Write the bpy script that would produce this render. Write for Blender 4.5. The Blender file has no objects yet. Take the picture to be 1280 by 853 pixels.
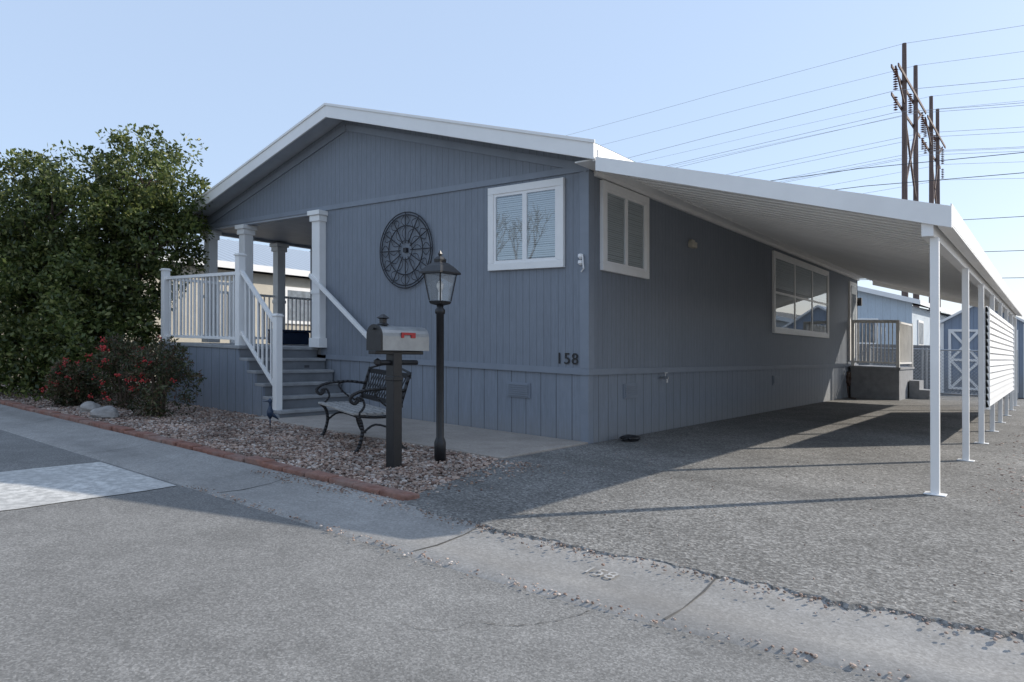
import bpy, math, random
import numpy as np
from mathutils import Vector, Matrix
random.seed(7); rng=np.random.default_rng(7)
S=1.1; AX=-0.025; AY=-0.018
scene=bpy.context.scene

# ------------------------------------------------------------ mesh builder
class MB:
    def __init__(s): s.v=[]; s.f=[]; s.m=[]
    def add(s,vs,fs,m=0):
        o=len(s.v); s.v+= [tuple(p) for p in vs]
        s.f+=[tuple(i+o for i in f) for f in fs]; s.m+=[m]*len(fs)
    def box(s,x0,y0,z0,x1,y1,z1,m=0):
        s.add([(x0,y0,z0),(x1,y0,z0),(x1,y1,z0),(x0,y1,z0),(x0,y0,z1),(x1,y0,z1),(x1,y1,z1),(x0,y1,z1)],
              [(0,3,2,1),(4,5,6,7),(0,1,5,4),(1,2,6,5),(2,3,7,6),(3,0,4,7)],m)
    def beam(s,p0,p1,w,h,m=0,up=(0,0,1)):
        p0=Vector(p0);p1=Vector(p1);d=(p1-p0).normalized();u=Vector(up)
        if abs(d.dot(u))>0.98: u=Vector((0,1,0))
        r=d.cross(u).normalized();u=r.cross(d).normalized()
        a=[]
        for p in (p0,p1):
            a+=[p-r*w/2-u*h/2,p+r*w/2-u*h/2,p+r*w/2+u*h/2,p-r*w/2+u*h/2]
        s.add(a,[(3,2,1,0),(4,5,6,7),(0,1,5,4),(1,2,6,5),(2,3,7,6),(3,0,4,7)],m)
    def cyl(s,p0,p1,r0,r1=None,n=8,m=0,cap=True):
        if r1 is None:r1=r0
        p0=Vector(p0);p1=Vector(p1);d=(p1-p0).normalized()
        u=Vector((0,0,1)) if abs(d.z)<0.95 else Vector((1,0,0))
        r=d.cross(u).normalized();u=r.cross(d)
        a=[]
        for p,q in((p0,r0),(p1,r1)):
            for i in range(n):
                t=2*math.pi*i/n; a.append(p+(r*math.cos(t)+u*math.sin(t))*q)
        f=[(i,(i+1)%n,n+(i+1)%n,n+i) for i in range(n)]
        if cap: f+=[tuple(range(n))[::-1],tuple(range(n,2*n))]
        s.add(a,f,m)
    def tube(s,pts,r,n=6,m=0):
        for i in range(len(pts)-1):
            r0=r[i] if isinstance(r,(list,tuple)) else r
            r1=r[i+1] if isinstance(r,(list,tuple)) else r
            s.cyl(pts[i],pts[i+1],r0,r1,n,m)
    def prism(s,poly,off,m=0):
        n=len(poly);off=Vector(off);a=[Vector(p) for p in poly];b=[p+off for p in a]
        s.add(a+b,[tuple(range(n))[::-1],tuple(range(n,2*n))]+[(i,(i+1)%n,n+(i+1)%n,n+i) for i in range(n)],m)
    def lathe(s,cx,cy,prof,n=12,rot=0,m=0):
        a=[]
        for r,z in prof:
            for i in range(n):
                t=rot+2*math.pi*i/n;a.append((cx+r*math.cos(t),cy+r*math.sin(t),z))
        f=[]
        for k in range(len(prof)-1):
            for i in range(n):
                f.append((k*n+i,k*n+(i+1)%n,(k+1)*n+(i+1)%n,(k+1)*n+i))
        f+=[tuple(range(n))[::-1],tuple(range((len(prof)-1)*n,len(prof)*n))]
        s.add(a,f,m)
    def build(s,name,mats,parent=None,smooth=False,bevel=0):
        me=bpy.data.meshes.new(name);me.from_pydata(s.v,[],s.f)
        if not isinstance(mats,(list,tuple)):mats=[mats]
        for k in mats:me.materials.append(k)
        me.polygons.foreach_set('material_index',s.m)
        if smooth: me.polygons.foreach_set('use_smooth',[True]*len(s.f))
        me.update()
        ob=bpy.data.objects.new(name,me);scene.collection.objects.link(ob)
        if parent:ob.parent=parent
        if bevel:
            b=ob.modifiers.new('bevel','BEVEL');b.width=bevel;b.segments=2;b.limit_method='ANGLE'
        return ob
def empty(name):
    e=bpy.data.objects.new(name,None);e.empty_display_size=.3;scene.collection.objects.link(e);return e
def textmesh(body,size,M,name,mat,parent,extr=0.006,space=1.0):
    c=bpy.data.curves.new(name,'FONT');c.body=body;c.size=size;c.extrude=extr;c.align_x='CENTER';c.align_y='CENTER';c.space_character=space
    o=bpy.data.objects.new(name+'_c',c);scene.collection.objects.link(o)
    bpy.context.view_layer.update()
    me=bpy.data.meshes.new_from_object(o.evaluated_get(bpy.context.evaluated_depsgraph_get()))
    bpy.data.objects.remove(o);me.transform(M);me.materials.clear();me.materials.append(mat)
    ob=bpy.data.objects.new(name,me);scene.collection.objects.link(ob)
    if parent:ob.parent=parent
    return ob

# ------------------------------------------------------------ materials
class NT:
    def __init__(s,name):
        s.mat=bpy.data.materials.new(name);s.mat.use_nodes=True;s.t=s.mat.node_tree;s.n=s.t.nodes
        s.b=s.n['Principled BSDF'];s.out=s.n['Material Output']
        s.tc=s.n.new('ShaderNodeTexCoord').outputs['Object']
    def l(s,a,b): s.t.links.new(a,b)
    def noise(s,scale,detail=2,rough=.6,vec=None,dist=0):
        k=s.n.new('ShaderNodeTexNoise');k.inputs['Scale'].default_value=scale;k.inputs['Detail'].default_value=detail
        k.inputs['Roughness'].default_value=rough;k.inputs['Distortion'].default_value=dist
        s.l(vec or s.tc,k.inputs['Vector']);return k.outputs['Fac']
    def vor(s,scale,out='Distance',feat='F1',vec=None):
        k=s.n.new('ShaderNodeTexVoronoi');k.feature=feat;k.inputs['Scale'].default_value=scale
        s.l(vec or s.tc,k.inputs['Vector']);return k.outputs[out]
    def ramp(s,fac,stops,interp='LINEAR'):
        k=s.n.new('ShaderNodeValToRGB');k.color_ramp.interpolation=interp;e=k.color_ramp.elements
        while len(e)<len(stops):e.new(.5)
        for i,(p,c) in enumerate(stops):
            e[i].position=p
            if not isinstance(c,(tuple,list)):c=(c,c,c)
            e[i].color=(*c,1)
        s.l(fac,k.inputs[0]);return k.outputs[0]
    def mix(s,fac,a,b,mode='MIX'):
        k=s.n.new('ShaderNodeMix');k.data_type='RGBA';k.blend_type=mode
        for v,i in((fac,0),(a,6),(b,7)):
            if isinstance(v,bpy.types.NodeSocket): s.l(v,k.inputs[i])
            elif i==0:k.inputs[0].default_value=v
            else:k.inputs[i].default_value=(*v,1) if isinstance(v,(tuple,list)) else (v,v,v,1)
        return k.outputs[2]
    def math(s,op,a,b=0,c=None):
        k=s.n.new('ShaderNodeMath');k.operation=op
        for i,v in enumerate((a,b)+((c,) if c is not None else ())):
            if isinstance(v,bpy.types.NodeSocket): s.l(v,k.inputs[i])
            else:k.inputs[i].default_value=v
        return k.outputs[0]
    def xyz(s):
        k=s.n.new('ShaderNodeSeparateXYZ');s.l(s.tc,k.inputs[0]);return k.outputs
    def scaled(s,v):
        k=s.n.new('ShaderNodeMapping');k.inputs['Scale'].default_value=v;s.l(s.tc,k.inputs[0]);return k.outputs[0]
    def bump(s,h,strength=.3,dist=.01,prev=None):
        k=s.n.new('ShaderNodeBump');k.inputs['Strength'].default_value=strength;k.inputs['Distance'].default_value=dist
        s.l(h,k.inputs['Height'])
        if prev:s.l(prev,k.inputs['Normal'])
        s.l(k.outputs[0],s.b.inputs['Normal']);return k.outputs[0]
    def col(s,c): 
        if isinstance(c,bpy.types.NodeSocket):s.l(c,s.b.inputs['Base Color'])
        else:s.b.inputs['Base Color'].default_value=(*c,1)
    def rough(s,r):
        if isinstance(r,bpy.types.NodeSocket):s.l(r,s.b.inputs['Roughness'])
        else:s.b.inputs['Roughness'].default_value=r
def paint(name,c,rough=.55,var=.12,scale=3,bump=.1,bs=60,metal=0):
    t=NT(name);n=t.noise(scale,3,.65)
    a=tuple(x*(1-var) for x in c);b=tuple(min(1,x*(1+var*.7)) for x in c)
    t.col(t.ramp(n,[(.3,a),(.7,b)]));t.rough(rough);t.b.inputs['Metallic'].default_value=metal
    if bump>.12:t.bump(t.noise(bs,1),bump,.004)
    return t.mat
def siding(name,c,spacing,gw=.05,z=False,dark=.45):
    t=NT(name);o=t.xyz()
    co=o[2] if z else t.math('ADD',o[0],o[1])
    f=t.math('FRACT',t.math('MULTIPLY',co,1/spacing))
    g=t.math('LESS_THAN',f,gw)
    grain=t.noise(9,3,.7,t.scaled((6,6,.5)))
    big=t.noise(.9,3,.6)
    streak=t.noise(2.2,2,.6,t.scaled((2,2,.25)))
    base=t.ramp(grain,[(.3,tuple(x*.84 for x in c)),(.7,tuple(x*1.1 for x in c))])
    base=t.mix(t.ramp(big,[(.35,0),(.75,.28)]),base,tuple(x*1.2+.01 for x in c))
    base=t.mix(t.ramp(streak,[(.5,0),(.75,.25)]),base,tuple(x*.7 for x in c))
    low=t.ramp(t.math('ADD',o[2],t.math('MULTIPLY',grain,.35)),[(.15,.5),(.55,0)])
    base=t.mix(low,base,(.25,.24,.22))
    base=t.mix(t.math('MULTIPLY',g,1-dark),base,tuple(x*.15 for x in c))
    t.col(base);t.rough(.62)
    h=t.math('ADD',t.math('MULTIPLY',g,-1.0),t.math('MULTIPLY',grain,.25))
    t.bump(h,.6,.012);return t.mat
BL=(.205,.23,.268)
M_wall=siding('blue_siding',BL,.11,.07,dark=.62)
M_skirt=siding('blue_skirting',tuple(x*1.06 for x in BL),.235,.045,dark=.3)
M_trim=paint('blue_trim_paint',tuple(x*1.1 for x in BL),.55,.08)
M_deck=paint('grey_deck_paint',(.26,.265,.275),.6,.2,5,.2)
M_white=paint('white_paint',(.85,.84,.82),.42,.05,2,.08)
M_whitem=paint('white_metal',(.86,.85,.83),.35,.06,1.5,.05)
M_vinyl=paint('white_vinyl',(.84,.83,.82),.35,.03)
M_black=paint('black_iron',(.014,.014,.016),.42,.3,20,.25,90)
M_iron=paint('weathered_iron',(.03,.03,.035),.5,.3,10,.2,90,.3)
M_dark=paint('dark_interior',(.06,.062,.066),.5,.1)
M_blind=paint('blind_slats',(.62,.64,.63),.5,.05)
M_curtain=paint('window_curtain',(.2,.23,.26),.8,.4,6)
M_door=paint('dark_door_paint',(.03,.04,.06),.35,.15)
M_beige=paint('beige_siding',(.5,.46,.38),.6,.1)
M_lblue=siding('pale_blue_siding',(.5,.57,.63),.3,.03,dark=.6)
M_nwhite=siding('white_lap_siding',(.6,.61,.6),.2,.06,z=True,dark=.7)
M_red=paint('red_flag_paint',(.42,.02,.025),.4,.1)
M_galv=paint('galvanised_steel',(.42,.43,.44),.35,.12,12,.08,60,.75)
M_mail=paint('grey_mailbox_metal',(.32,.335,.345),.32,.15,8,.08,60,.35)
t=NT('weathered_slats');n=t.noise(14,3,.7,t.scaled((1,1,6)));t.col(t.ramp(n,[(.3,(.18,.175,.17)),(.7,(.4,.39,.37))]));t.rough(.7);t.bump(n,.4,.004);M_woodgrey=t.mat
t=NT('roof_shingle');n=t.vor(9,'Color','F1',t.scaled((1,2,1)));t.col(t.mix(.75,t.ramp(t.noise(40,2),[(.3,(.13,.13,.135)),(.7,(.24,.24,.245))]),n,'MULTIPLY'));t.rough(.9);M_shing=t.mat
t=NT('ribbed_metal_roof');o=t.xyz();f=t.math('FRACT',t.math('MULTIPLY',t.math('ADD',o[1],0),3.2));g=t.math('LESS_THAN',f,.15)
t.col(t.mix(g,(.34,.39,.45),(.17,.2,.24)));t.rough(.55);t.bump(g,.5,.02);M_nroof=t.mat
t=NT('brick_edging');n=t.noise(14,3);t.col(t.mix(t.ramp(t.noise(3,3),[(.4,.0),(.7,.6)]),t.ramp(n,[(.3,(.16,.07,.05)),(.7,(.3,.145,.105))]),(.28,.23,.2)));t.rough(.9);t.bump(t.noise(60,3),.6,.01);M_brick=t.mat
t=NT('utility_wood');n=t.noise(2,3,.6,t.scaled((6,6,.3)));t.col(t.ramp(n,[(.3,(.09,.06,.055)),(.7,(.2,.145,.125))]));t.rough(.85);M_pole=t.mat
t=NT('tree_bark');n=t.noise(7,4,.7,t.scaled((3,3,.6)));t.col(t.ramp(n,[(.3,(.05,.035,.025)),(.7,(.16,.12,.09))]));t.rough(.9);t.bump(n,.8,.02);M_bark=t.mat
M_insul=paint('insulator',(.1,.03,.025),.3,.1)
M_rock=paint('fieldstone',(.33,.31,.29),.9,.3,6,.8,12)
M_wire=paint('wire_metal',(.32,.33,.35),.5,.1)
M_wired=paint('wire_insulated',(.05,.05,.055),.5,.1)
t=NT('concrete_block');br=t.n.new('ShaderNodeTexBrick');br.inputs['Scale'].default_value=2.2;k=t.n.new('ShaderNodeCombineXYZ');o=t.xyz();t.l(o[0],k.inputs[0]);t.l(o[2],k.inputs[1]);t.l(k.outputs[0],br.inputs['Vector'])
br.inputs['Color1'].default_value=(.3,.29,.28,1);br.inputs['Color2'].default_value=(.24,.235,.23,1);br.inputs['Mortar'].default_value=(.16,.155,.15,1);br.inputs['Mortar Size'].default_value=.015
t.col(t.mix(.4,br.outputs[0],t.ramp(t.noise(12),[(.3,.5),(.7,1)]),'MULTIPLY'));t.rough(.9);M_block=t.mat

def ground_mat(name,cols,vs,cell=.5,bigvar=(.75,1.15),bump=.7,bd=.01,stain=.0):
    t=NT(name)
    fine=t.vor(vs,'Color');fs=t.n.new('ShaderNodeSeparateColor');t.l(fine,fs.inputs[0])
    c=t.ramp(fs.outputs[0],cols)
    n2=t.noise(vs*.45,3,.75);c=t.mix(cell,c,t.ramp(n2,[(.25,.45),(.75,1.45)]),'MULTIPLY')
    big=t.noise(.55,4,.62);c=t.mix(1,c,t.ramp(big,[(.3,bigvar[0]),(.7,bigvar[1])]),'MULTIPLY')
    mid=t.noise(4.1,3,.7);c=t.mix(1,c,t.ramp(mid,[(.3,.87),(.7,1.09)]),'MULTIPLY')
    if stain:
        st=t.noise(.35,3,.5,t.scaled((.5,2.2,1)),1.0);c=t.mix(t.ramp(st,[(.55,0),(.72,stain)]),c,tuple(x*.5 for x in cols[0][1]))
    t.col(c);t.rough(.92)
    t.bump(n2,bump,bd);t.b.inputs['Specular IOR Level'].default_value=.25
    return t.mat
M_road=ground_mat('street_asphalt',[(0,(.16,.157,.15)),(.6,(.215,.211,.202)),(1,(.29,.284,.272))],120,.45,(.85,1.1),.5,.004,.3)
M_drive=ground_mat('driveway_asphalt',[(0,(.125,.121,.113)),(.6,(.22,.214,.202)),(1,(.35,.34,.32))],70,.6,(.68,1.14),.85,.009,.5)
M_conc=ground_mat('gutter_concrete',[(0,(.3,.288,.27)),(.6,(.34,.327,.308)),(1,(.39,.376,.355))],90,.35,(.78,1.08),.35,.003,.5)
M_slab=ground_mat('patio_concrete',[(0,(.37,.325,.285)),(1,(.43,.385,.34))],80,.25,(.82,1.08),.2,.003)
M_gravel=ground_mat('gravel_ground',[(0,(.16,.115,.09)),(.5,(.29,.225,.185)),(1,(.44,.37,.32))],40,.6,(.75,1.15),1,.02)
M_dirt=ground_mat('gravel_lot',[(0,(.15,.135,.12)),(.5,(.25,.23,.21)),(1,(.38,.36,.33))],34,.6,(.7,1.15),1,.02)
t=NT('worn_road_paint');n=t.noise(14,5,.75);m=t.ramp(n,[(.42,.1),(.6,1)]);m2=t.ramp(t.noise(1.3,3),[(.3,.35),(.6,1)])
t.col(t.mix(t.math('MULTIPLY',m,m2),(.36,.355,.34),(.64,.63,.6)));t.rough(.85);M_paint=t.mat
t=NT('faded_number_paint');n=t.noise(38,4,.75);t.col(t.ramp(n,[(.48,(.34,.327,.308)),(.6,(.5,.49,.47))]));t.rough(.9);M_num=t.mat
def rand_island(name,stops,rough=.85,transl=0,nscale=2.,vlo=.6,vhi=1.3):
    t=NT(name);g=t.n.new('ShaderNodeNewGeometry');c=t.ramp(g.outputs['Random Per Island'],stops)
    c=t.mix(1,c,t.ramp(t.noise(nscale,1),[(.3,vlo),(.7,vhi)]),'MULTIPLY')
    t.col(c);t.rough(rough)
    if transl:
        tr=t.n.new('ShaderNodeBsdfTranslucent');t.l(c,tr.inputs[0]);mx=t.n.new('ShaderNodeMixShader');mx.inputs[0].default_value=transl
        t.l(t.b.outputs[0],mx.inputs[1]);t.l(tr.outputs[0],mx.inputs[2]);t.l(mx.outputs[0],t.out.inputs[0])
    return t.mat
M_peb=rand_island('gravel_stones',[(0,(.15,.095,.075)),(.3,(.3,.205,.16)),(.6,(.43,.325,.26)),(.85,(.34,.29,.26)),(1,(.6,.53,.47))])
M_leaf=rand_island('tree_leaves',[(0,(.035,.055,.016)),(.4,(.085,.12,.032)),(.8,(.18,.21,.06)),(1,(.3,.31,.12))],.42,.42)
M_leafr=rand_island('nandina_leaves',[(0,(.035,.045,.018)),(.5,(.07,.085,.035)),(.85,(.12,.06,.04)),(1,(.15,.16,.07))],.55,.3)
M_berry=paint('red_berries',(.42,.025,.025),.4,.25)
M_far=rand_island('far_leaves',[(0,(.06,.08,.04)),(1,(.15,.16,.1))],.8,.2)
def glass(name,tint,refl):
    t=NT(name);t.n.remove(t.b);tr=t.n.new('ShaderNodeBsdfTransparent');tr.inputs[0].default_value=(*tint,1)
    gl=t.n.new('ShaderNodeBsdfGlossy');gl.inputs['Roughness'].default_value=.02;gl.inputs[0].default_value=(.9,.95,1,1)
    lw=t.n.new('ShaderNodeLayerWeight');lw.inputs[0].default_value=.5
    mm=t.math('ADD',t.math('MULTIPLY',t.math('POWER',lw.outputs['Facing'],3.5),.6),refl)
    mx=t.n.new('ShaderNodeMixShader');t.l(mm,mx.inputs[0]);t.l(tr.outputs[0],mx.inputs[1]);t.l(gl.outputs[0],mx.inputs[2])
    t.l(mx.outputs[0],t.out.inputs[0]);return t.mat
M_glass=glass('window_glass',(.82,.85,.86),.16)
M_lglass=glass('lantern_glass',(.9,.91,.9),.1)

# ------------------------------------------------------------ ground
def grid(name,xs,ys,zf,mat):
    m=MB();nx=len(xs)
    vs=[(x,y,zf) for y in ys for x in xs]
    fs=[(j*nx+i,j*nx+i+1,(j+1)*nx+i+1,(j+1)*nx+i) for j in range(len(ys)-1) for i in range(nx-1)]
    m.add(vs,fs);return m.build(name,mat)
grid('ground',[-900,-300,-60,-20,-10,0,10,20,60,300,900],[-900,-300,-60,-20,-10,0,10,20,30,60,300,900],-.02,M_dirt)
def gy(x):
    return 0 if x<1.5 else min(.045*(x-1.5)**2,2.5)
m=MB();rx=[-60,-20,-10,0,1.4]+[1.6+i*.2 for i in range(38)]+[10,20,60]
vs=[(x,y,-.004) for x in rx for y in (-11,-8,-3.8+gy(x))]
m.add(vs,[(i*3+j,(i+1)*3+j,(i+1)*3+j+1,i*3+j+1) for i in range(len(rx)-1) for j in range(2)]);m.build('road',M_road)
xs=[-60,-20]+[-19+i*1.0 for i in range(20)]+[1+i*.2 for i in range(40)]
m=MB();prof=[(-3.95,-.01),(-3.9,.012),(-3.72,.006),(-3.5,.02),(-3.32,.05),(-3.25,.046)]
vs=[];
for x in xs:
    for (py,pz) in prof: vs.append((x+ (0),py+gy(x),pz))
k=len(prof);fs=[(i*k+j,(i+1)*k+j,(i+1)*k+j+1,i*k+j+1) for i in range(len(xs)-1) for j in range(k-1)]
m.add(vs,fs);m.build('gutter_pan',M_conc,smooth=True)
M_joint=paint('joint_dirt',(.1,.095,.088),.9,.3)
m=MB()
for x in [-8,-5.4,-2.9,-.6,1.35,2.75,4.1]:
    g=gy(x)
    ws=[random.uniform(.002,.007) for _ in range(4)]
    p=[(x-w,py+g,pz+.003) for w,(py,pz) in zip(ws,prof[1:5])]+[(x+w,py+g,pz+.003) for w,(py,pz) in zip(ws[::-1],prof[1:5][::-1])]
    for i in range(3): m.add([p[i],p[i+1],p[6-i],p[7-i]],[(0,1,2,3)])
m.build('gutter_joints',M_joint)
m=MB()
def crack(x,y,A0,L,w,z=.0):
    pts=[];n=int(L/.02);a=0
    for i in range(n):
        pts.append((x,y));a+=random.gauss(0,.3);a*=.95;x+=.02*math.cos(a+A0);y+=.02*math.sin(a+A0)
    for i in range(n-1):
        (x0,y0),(x1,y1)=pts[i],pts[i+1];q=w*random.uniform(.2,1.3)*(1-i/n*.6);dx,dy=y1-y0,-(x1-x0);l=math.hypot(dx,dy);dx/=l;dy/=l
        m.add([(x0-dx*q,y0-dy*q,z),(x0+dx*q,y0+dy*q,z),(x1+dx*q,y1+dy*q,z),(x1-dx*q,y1-dy*q,z)],[(0,1,2,3)])
for (x,y,A0,L,w) in((2.45,-3.93,-1.9,.9,.0028),(-1.2,-5.3,.1,1.6,.0012),(-6,-4.3,-.2,3,.002)):
    crack(x,y,A0,L,w)
m.build('road_cracks',M_joint)
random.seed(3)
x=.62
edge=[]
while x<6.5:
    edge.append((x,-3.34+gy(x)+random.uniform(-.018,.022)+.02*math.sin(x*3.1)+.012*math.sin(x*11)));x+=.035
left=[(.02,0.0),(.02,-1.0),(-.0,-1.55),(.25,-2.2),(.42,-2.8)]
poly=left+edge+[(6.5,-1.6),(4.9,-1.2),(4.2,0),(3.8,2),(3.65,6),(3.6,16),(.02,16)]
m=MB();m.add([(a,b,.055) for a,b in poly],[tuple(range(len(poly)))])
m.add([(a,b,.055) for a,b in edge]+[(a,b-.03,.035) for a,b in edge],[(i+len(edge),i+1+len(edge),i+1,i) for i in range(len(edge)-1)])
m.build('driveway',M_drive)
m=MB();m.box(-4.1,-1.5,-.01,.0,-.0,.07);m.build('patio_slab',M_slab,bevel=.008)
m=MB();m.add([(-13,-3.12,.045),(.55,-3.12,.045),(.35,-2.5,.045),(.0,-1.5,.045),(-4.1,-1.5,.045),(-4.1,-.0,.045),(-13,0,.045)],[(0,1,2,3,4,5,6)]);m.build('gravel_bed',M_gravel)
phi=(1+5**.5)/2
iv=np.array([(-1,phi,0),(1,phi,0),(-1,-phi,0),(1,-phi,0),(0,-1,phi),(0,1,phi),(0,-1,-phi),(0,1,-phi),(phi,0,-1),(phi,0,1),(-phi,0,-1),(-phi,0,1)])/1.9
ifc=np.array([(0,11,5),(0,5,1),(0,1,7),(0,7,10),(0,10,11),(1,5,9),(5,11,4),(11,10,2),(10,7,6),(7,1,8),(3,9,4),(3,4,2),(3,2,6),(3,6,8),(3,8,9),(4,9,5),(2,4,11),(6,2,10),(8,6,7),(9,8,1)])
def stones(name,centers,rad,mat,flat=.65,jit=.18):
    n=len(centers);ang=rng.uniform(0,6.28,n);sc=rng.uniform(.6,1.35,(n,3))*np.array([1,1,flat])*rad[:,None]
    V=iv[None]*(1+rng.uniform(-jit,jit,(n,12,1)))*sc[:,None,:]
    c,s_=np.cos(ang)[:,None],np.sin(ang)[:,None]
    X=V[:,:,0]*c-V[:,:,1]*s_;Y=V[:,:,0]*s_+V[:,:,1]*c
    V=np.stack([X,Y,V[:,:,2]],-1)+centers[:,None,:]
    F=(ifc[None]+12*np.arange(n)[:,None,None]).reshape(-1,3)
    me=bpy.data.meshes.new(name);me.from_pydata(V.reshape(-1,3).tolist(),[],F.tolist());me.materials.append(mat)
    ob=bpy.data.objects.new(name,me);scene.collection.objects.link(ob);return ob
N=34000
cx=-9.5+10*rng.random(N)**.75;cy=rng.uniform(-3.1,-.05,N)
keep=(~((cx>-4.1)&(cy>-1.52)))&(cx<.0-(cy+1.5)*.35)&(~((cx>-7.1)&(cy>-1.3)&(cx<-3.8)))
cx,cy=cx[keep],cy[keep]
rr_=rng.uniform(.008,.019,len(cx));rr_[rng.random(len(cx))<.04]*=1.6
stones('bed_gravel',np.stack([cx,cy,.048+rng.uniform(0,.016,len(cx))],-1),rr_,M_peb)
n=1900;cx=rng.uniform(-1,5,n);cy=-3.31+np.array([gy(a) for a in cx])+rng.normal(0,.08,n)
a=np.stack([cx,cy,np.full(n,.05)],-1)
n=400;cx=rng.uniform(-1.0,5,n);cy=-3.92+np.array([gy(a_) for a_ in cx])+rng.normal(0,.03,n);b=np.stack([cx,cy,np.full(n,.012)],-1)
n=5500;cx=rng.uniform(3.4,6.2,n);cy=rng.uniform(-2.4,9,n);c=np.stack([cx,cy,np.full(n,.05)],-1);c=c[cx>3.75-.4*rng.random(n)**2+.25*np.clip(-cy,0,3)]
n=260;d=np.stack([rng.uniform(.1,4,n),rng.uniform(-3,3,n),np.full(n,.058)],-1)
n=450;e_=np.stack([.25+rng.normal(0,.18,n),rng.uniform(-3.1,-1.5,n),np.full(n,.06)],-1)
al=np.concatenate([a,b,c,d,e_]);stones('loose_gravel',al,np.concatenate([rng.uniform(.003,.009,len(a)+len(b)),rng.uniform(.008,.02,len(c)),rng.uniform(.003,.007,len(d)),rng.uniform(.006,.014,len(e_))]),M_peb)
m=MB();x=-13.0
while x<.55:
    L=.29;dy=random.uniform(-.012,.012);h=.085+random.uniform(-.012,.01)
    m.box(x,-3.25+dy,-.01,x+L-.01,-3.13+dy,h);x+=L
m.build('brick_edging',M_brick,bevel=.012)
m=MB();pp=[]
for i in range(28): pp.append((-2.42+random.uniform(-.02,.02),-3.97-i*.25))
for i in range(27,-1,-1): pp.append((-1.08+random.uniform(-.03,.03),-3.97-i*.25))
m.add([(a,b,.001) for a,b in pp],[(i,i+1,54-i,55-i) for i in range(27)]);m.build('painted_road_band',M_paint)
textmesh('158',.12,Matrix.Translation((2.27,-3.54,.025))@Matrix.Rotation(.07,4,'X'),'painted_kerb_number',M_num,None,0)

# ------------------------------------------------------------ main house
H=empty('mobile_home')
XL=-8.2;YB=13.0
def roofz(x): return 4.43-.276*abs(x+4.13)
m=MB()
m.box(-4.62,.0,.86,-.0,.12,3.05)
m.box(-.12,.12,.86,0,YB,3.05)
m.box(XL,2.28,.86,XL+.12,YB,3.05);m.box(XL+.12,2.28,.86,-4.62,2.4,3.05)
m.box(-4.74,.0,.86,-4.62,2.28,3.05)
gab=[(XL,0,3.05),(0,0,3.05),(0,0,roofz(0)-.1),(-4.13,0,4.33),(XL,0,roofz(XL)-.1)]
m.prism(gab,(0,.12,0));m.prism([(a,YB-.12,c) for a,b,c in gab],(0,.12,0))
m.box(XL,YB-.12,.0,0,YB,3.05)
m.build('walls',M_wall,H)
m=MB()
m.box(-4.62,.008,.0,-.008,.11,.82);m.box(-.11,.12,0,-.008,YB,.82);m.box(XL+.008,.008,0,-4.64,.11,.8);m.box(XL+.01,.12,0,XL+.1,YB,.82)
m.build('skirting',M_skirt,H)
m=MB()
m.box(-4.6,-.018,.80,.018,.0,.87);m.box(0.0,0.0,.8,.018,YB,.87)
m.box(XL,-.02,3.03,.02,-.0,3.1)
m.box(-.1,-.014,.872,.014,0.0,3.028);m.box(0.0,0.0,.872,.0139,.1,3.028)
m.box(-.1,-.004,.0,.003,.006,.798);m.box(-.008,.0061,0,.0029,.1,.798)
for sx,xe in((1,.0),(-1,XL)):
    a=(-4.13,-.012,4.2);b=(xe,-.012,roofz(xe)-.23);m.beam(a,b,.024,.09)
m.build('trim_boards',M_trim,H)
m=MB();y0,y1=-.35,YB+.3
top=[(.29,y0,3.21),(-4.13,y0,4.43),(-8.55,y0,3.21),(-8.55,y0,3.185),(-4.13,y0,4.405),(.29,y0,3.185)]
m.prism(top,(0,y1-y0,0));m.build('roof_shingles',M_shing,H)
m=MB()
for xa in(.27,-8.53):
    m.prism([(-4.13,y0,4.403),(xa,y0,3.18),(xa,y0,3.12),(-4.13,y0,4.343)],(0,y1-y0,0))
m.build('soffit',paint('soffit_grey',(.5,.53,.57),.6),H)
m=MB()
for sg,xa in((1,.30),(-1,-8.56)):
    m.prism([(-4.13,y0-.03,4.445),(xa,y0-.03,3.222),(xa,y0-.03,3.03),(-4.13,y0-.03,4.25)],(0,.028,0))
    m.prism([(-4.13,y0-.045,4.452),(xa+.02*sg,y0-.045,3.226),(xa+.02*sg,y0-.045,3.19),(-4.13,y0-.045,4.415)],(0,.014,0))
m.box(.27,y0,3.02,.3,y1,3.2);m.box(-8.56,y0,3.02,-8.53,y1,3.2)
m.build('fascia',M_white,H,bevel=.004)
m=MB();m.box(XL,.0,.86,-4.75,2.28,.96);m.build('porch_floor',M_deck,H)
m=MB();m.box(XL,.12,3.0,-4.75,2.28,3.04);m.box(XL,.0,3.0,-4.75,.1,3.048);m.box(XL,.1,2.95,XL+.1,2.28,2.999);m.build('porch_ceiling',paint('porch_ceiling_paint',(.4,.43,.48),.6,.1),H)
m=MB();m.box(-7.3,2.24,.97,-6.4,2.279,2.85);m.build('front_door',M_door,H)
m=MB()
def post(x,y,z0,z1,w=.17):
    h=w/2;m.box(x-h,y-h,z0,x+h,y+h,z1)
    m.box(x-h-.05,y-h-.05,z1-.07,x+h+.05,y+h+.05,z1-.001);m.box(x-h-.025,y-h-.025,z1-.16,x+h+.025,y+h+.025,z1-.071)
    m.box(x-h-.03,y-h-.03,z0,x+h+.03,y+h+.03,z0+.14)
    m.box(x-h-.012,y-h-.012,z0+.8,x+h+.012,y+h+.012,z0+.86)
post(-4.72,-.02,.97,3.02,.19);post(-6.93,.07,.97,3.0);post(-8.1,.07,.97,3.0);post(-8.1,1.48,.97,2.95)
m.build('porch_columns',M_white,H,bevel=.006)
def empty_child(name,p):
    e=empty(name);e.parent=p;return e
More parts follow.
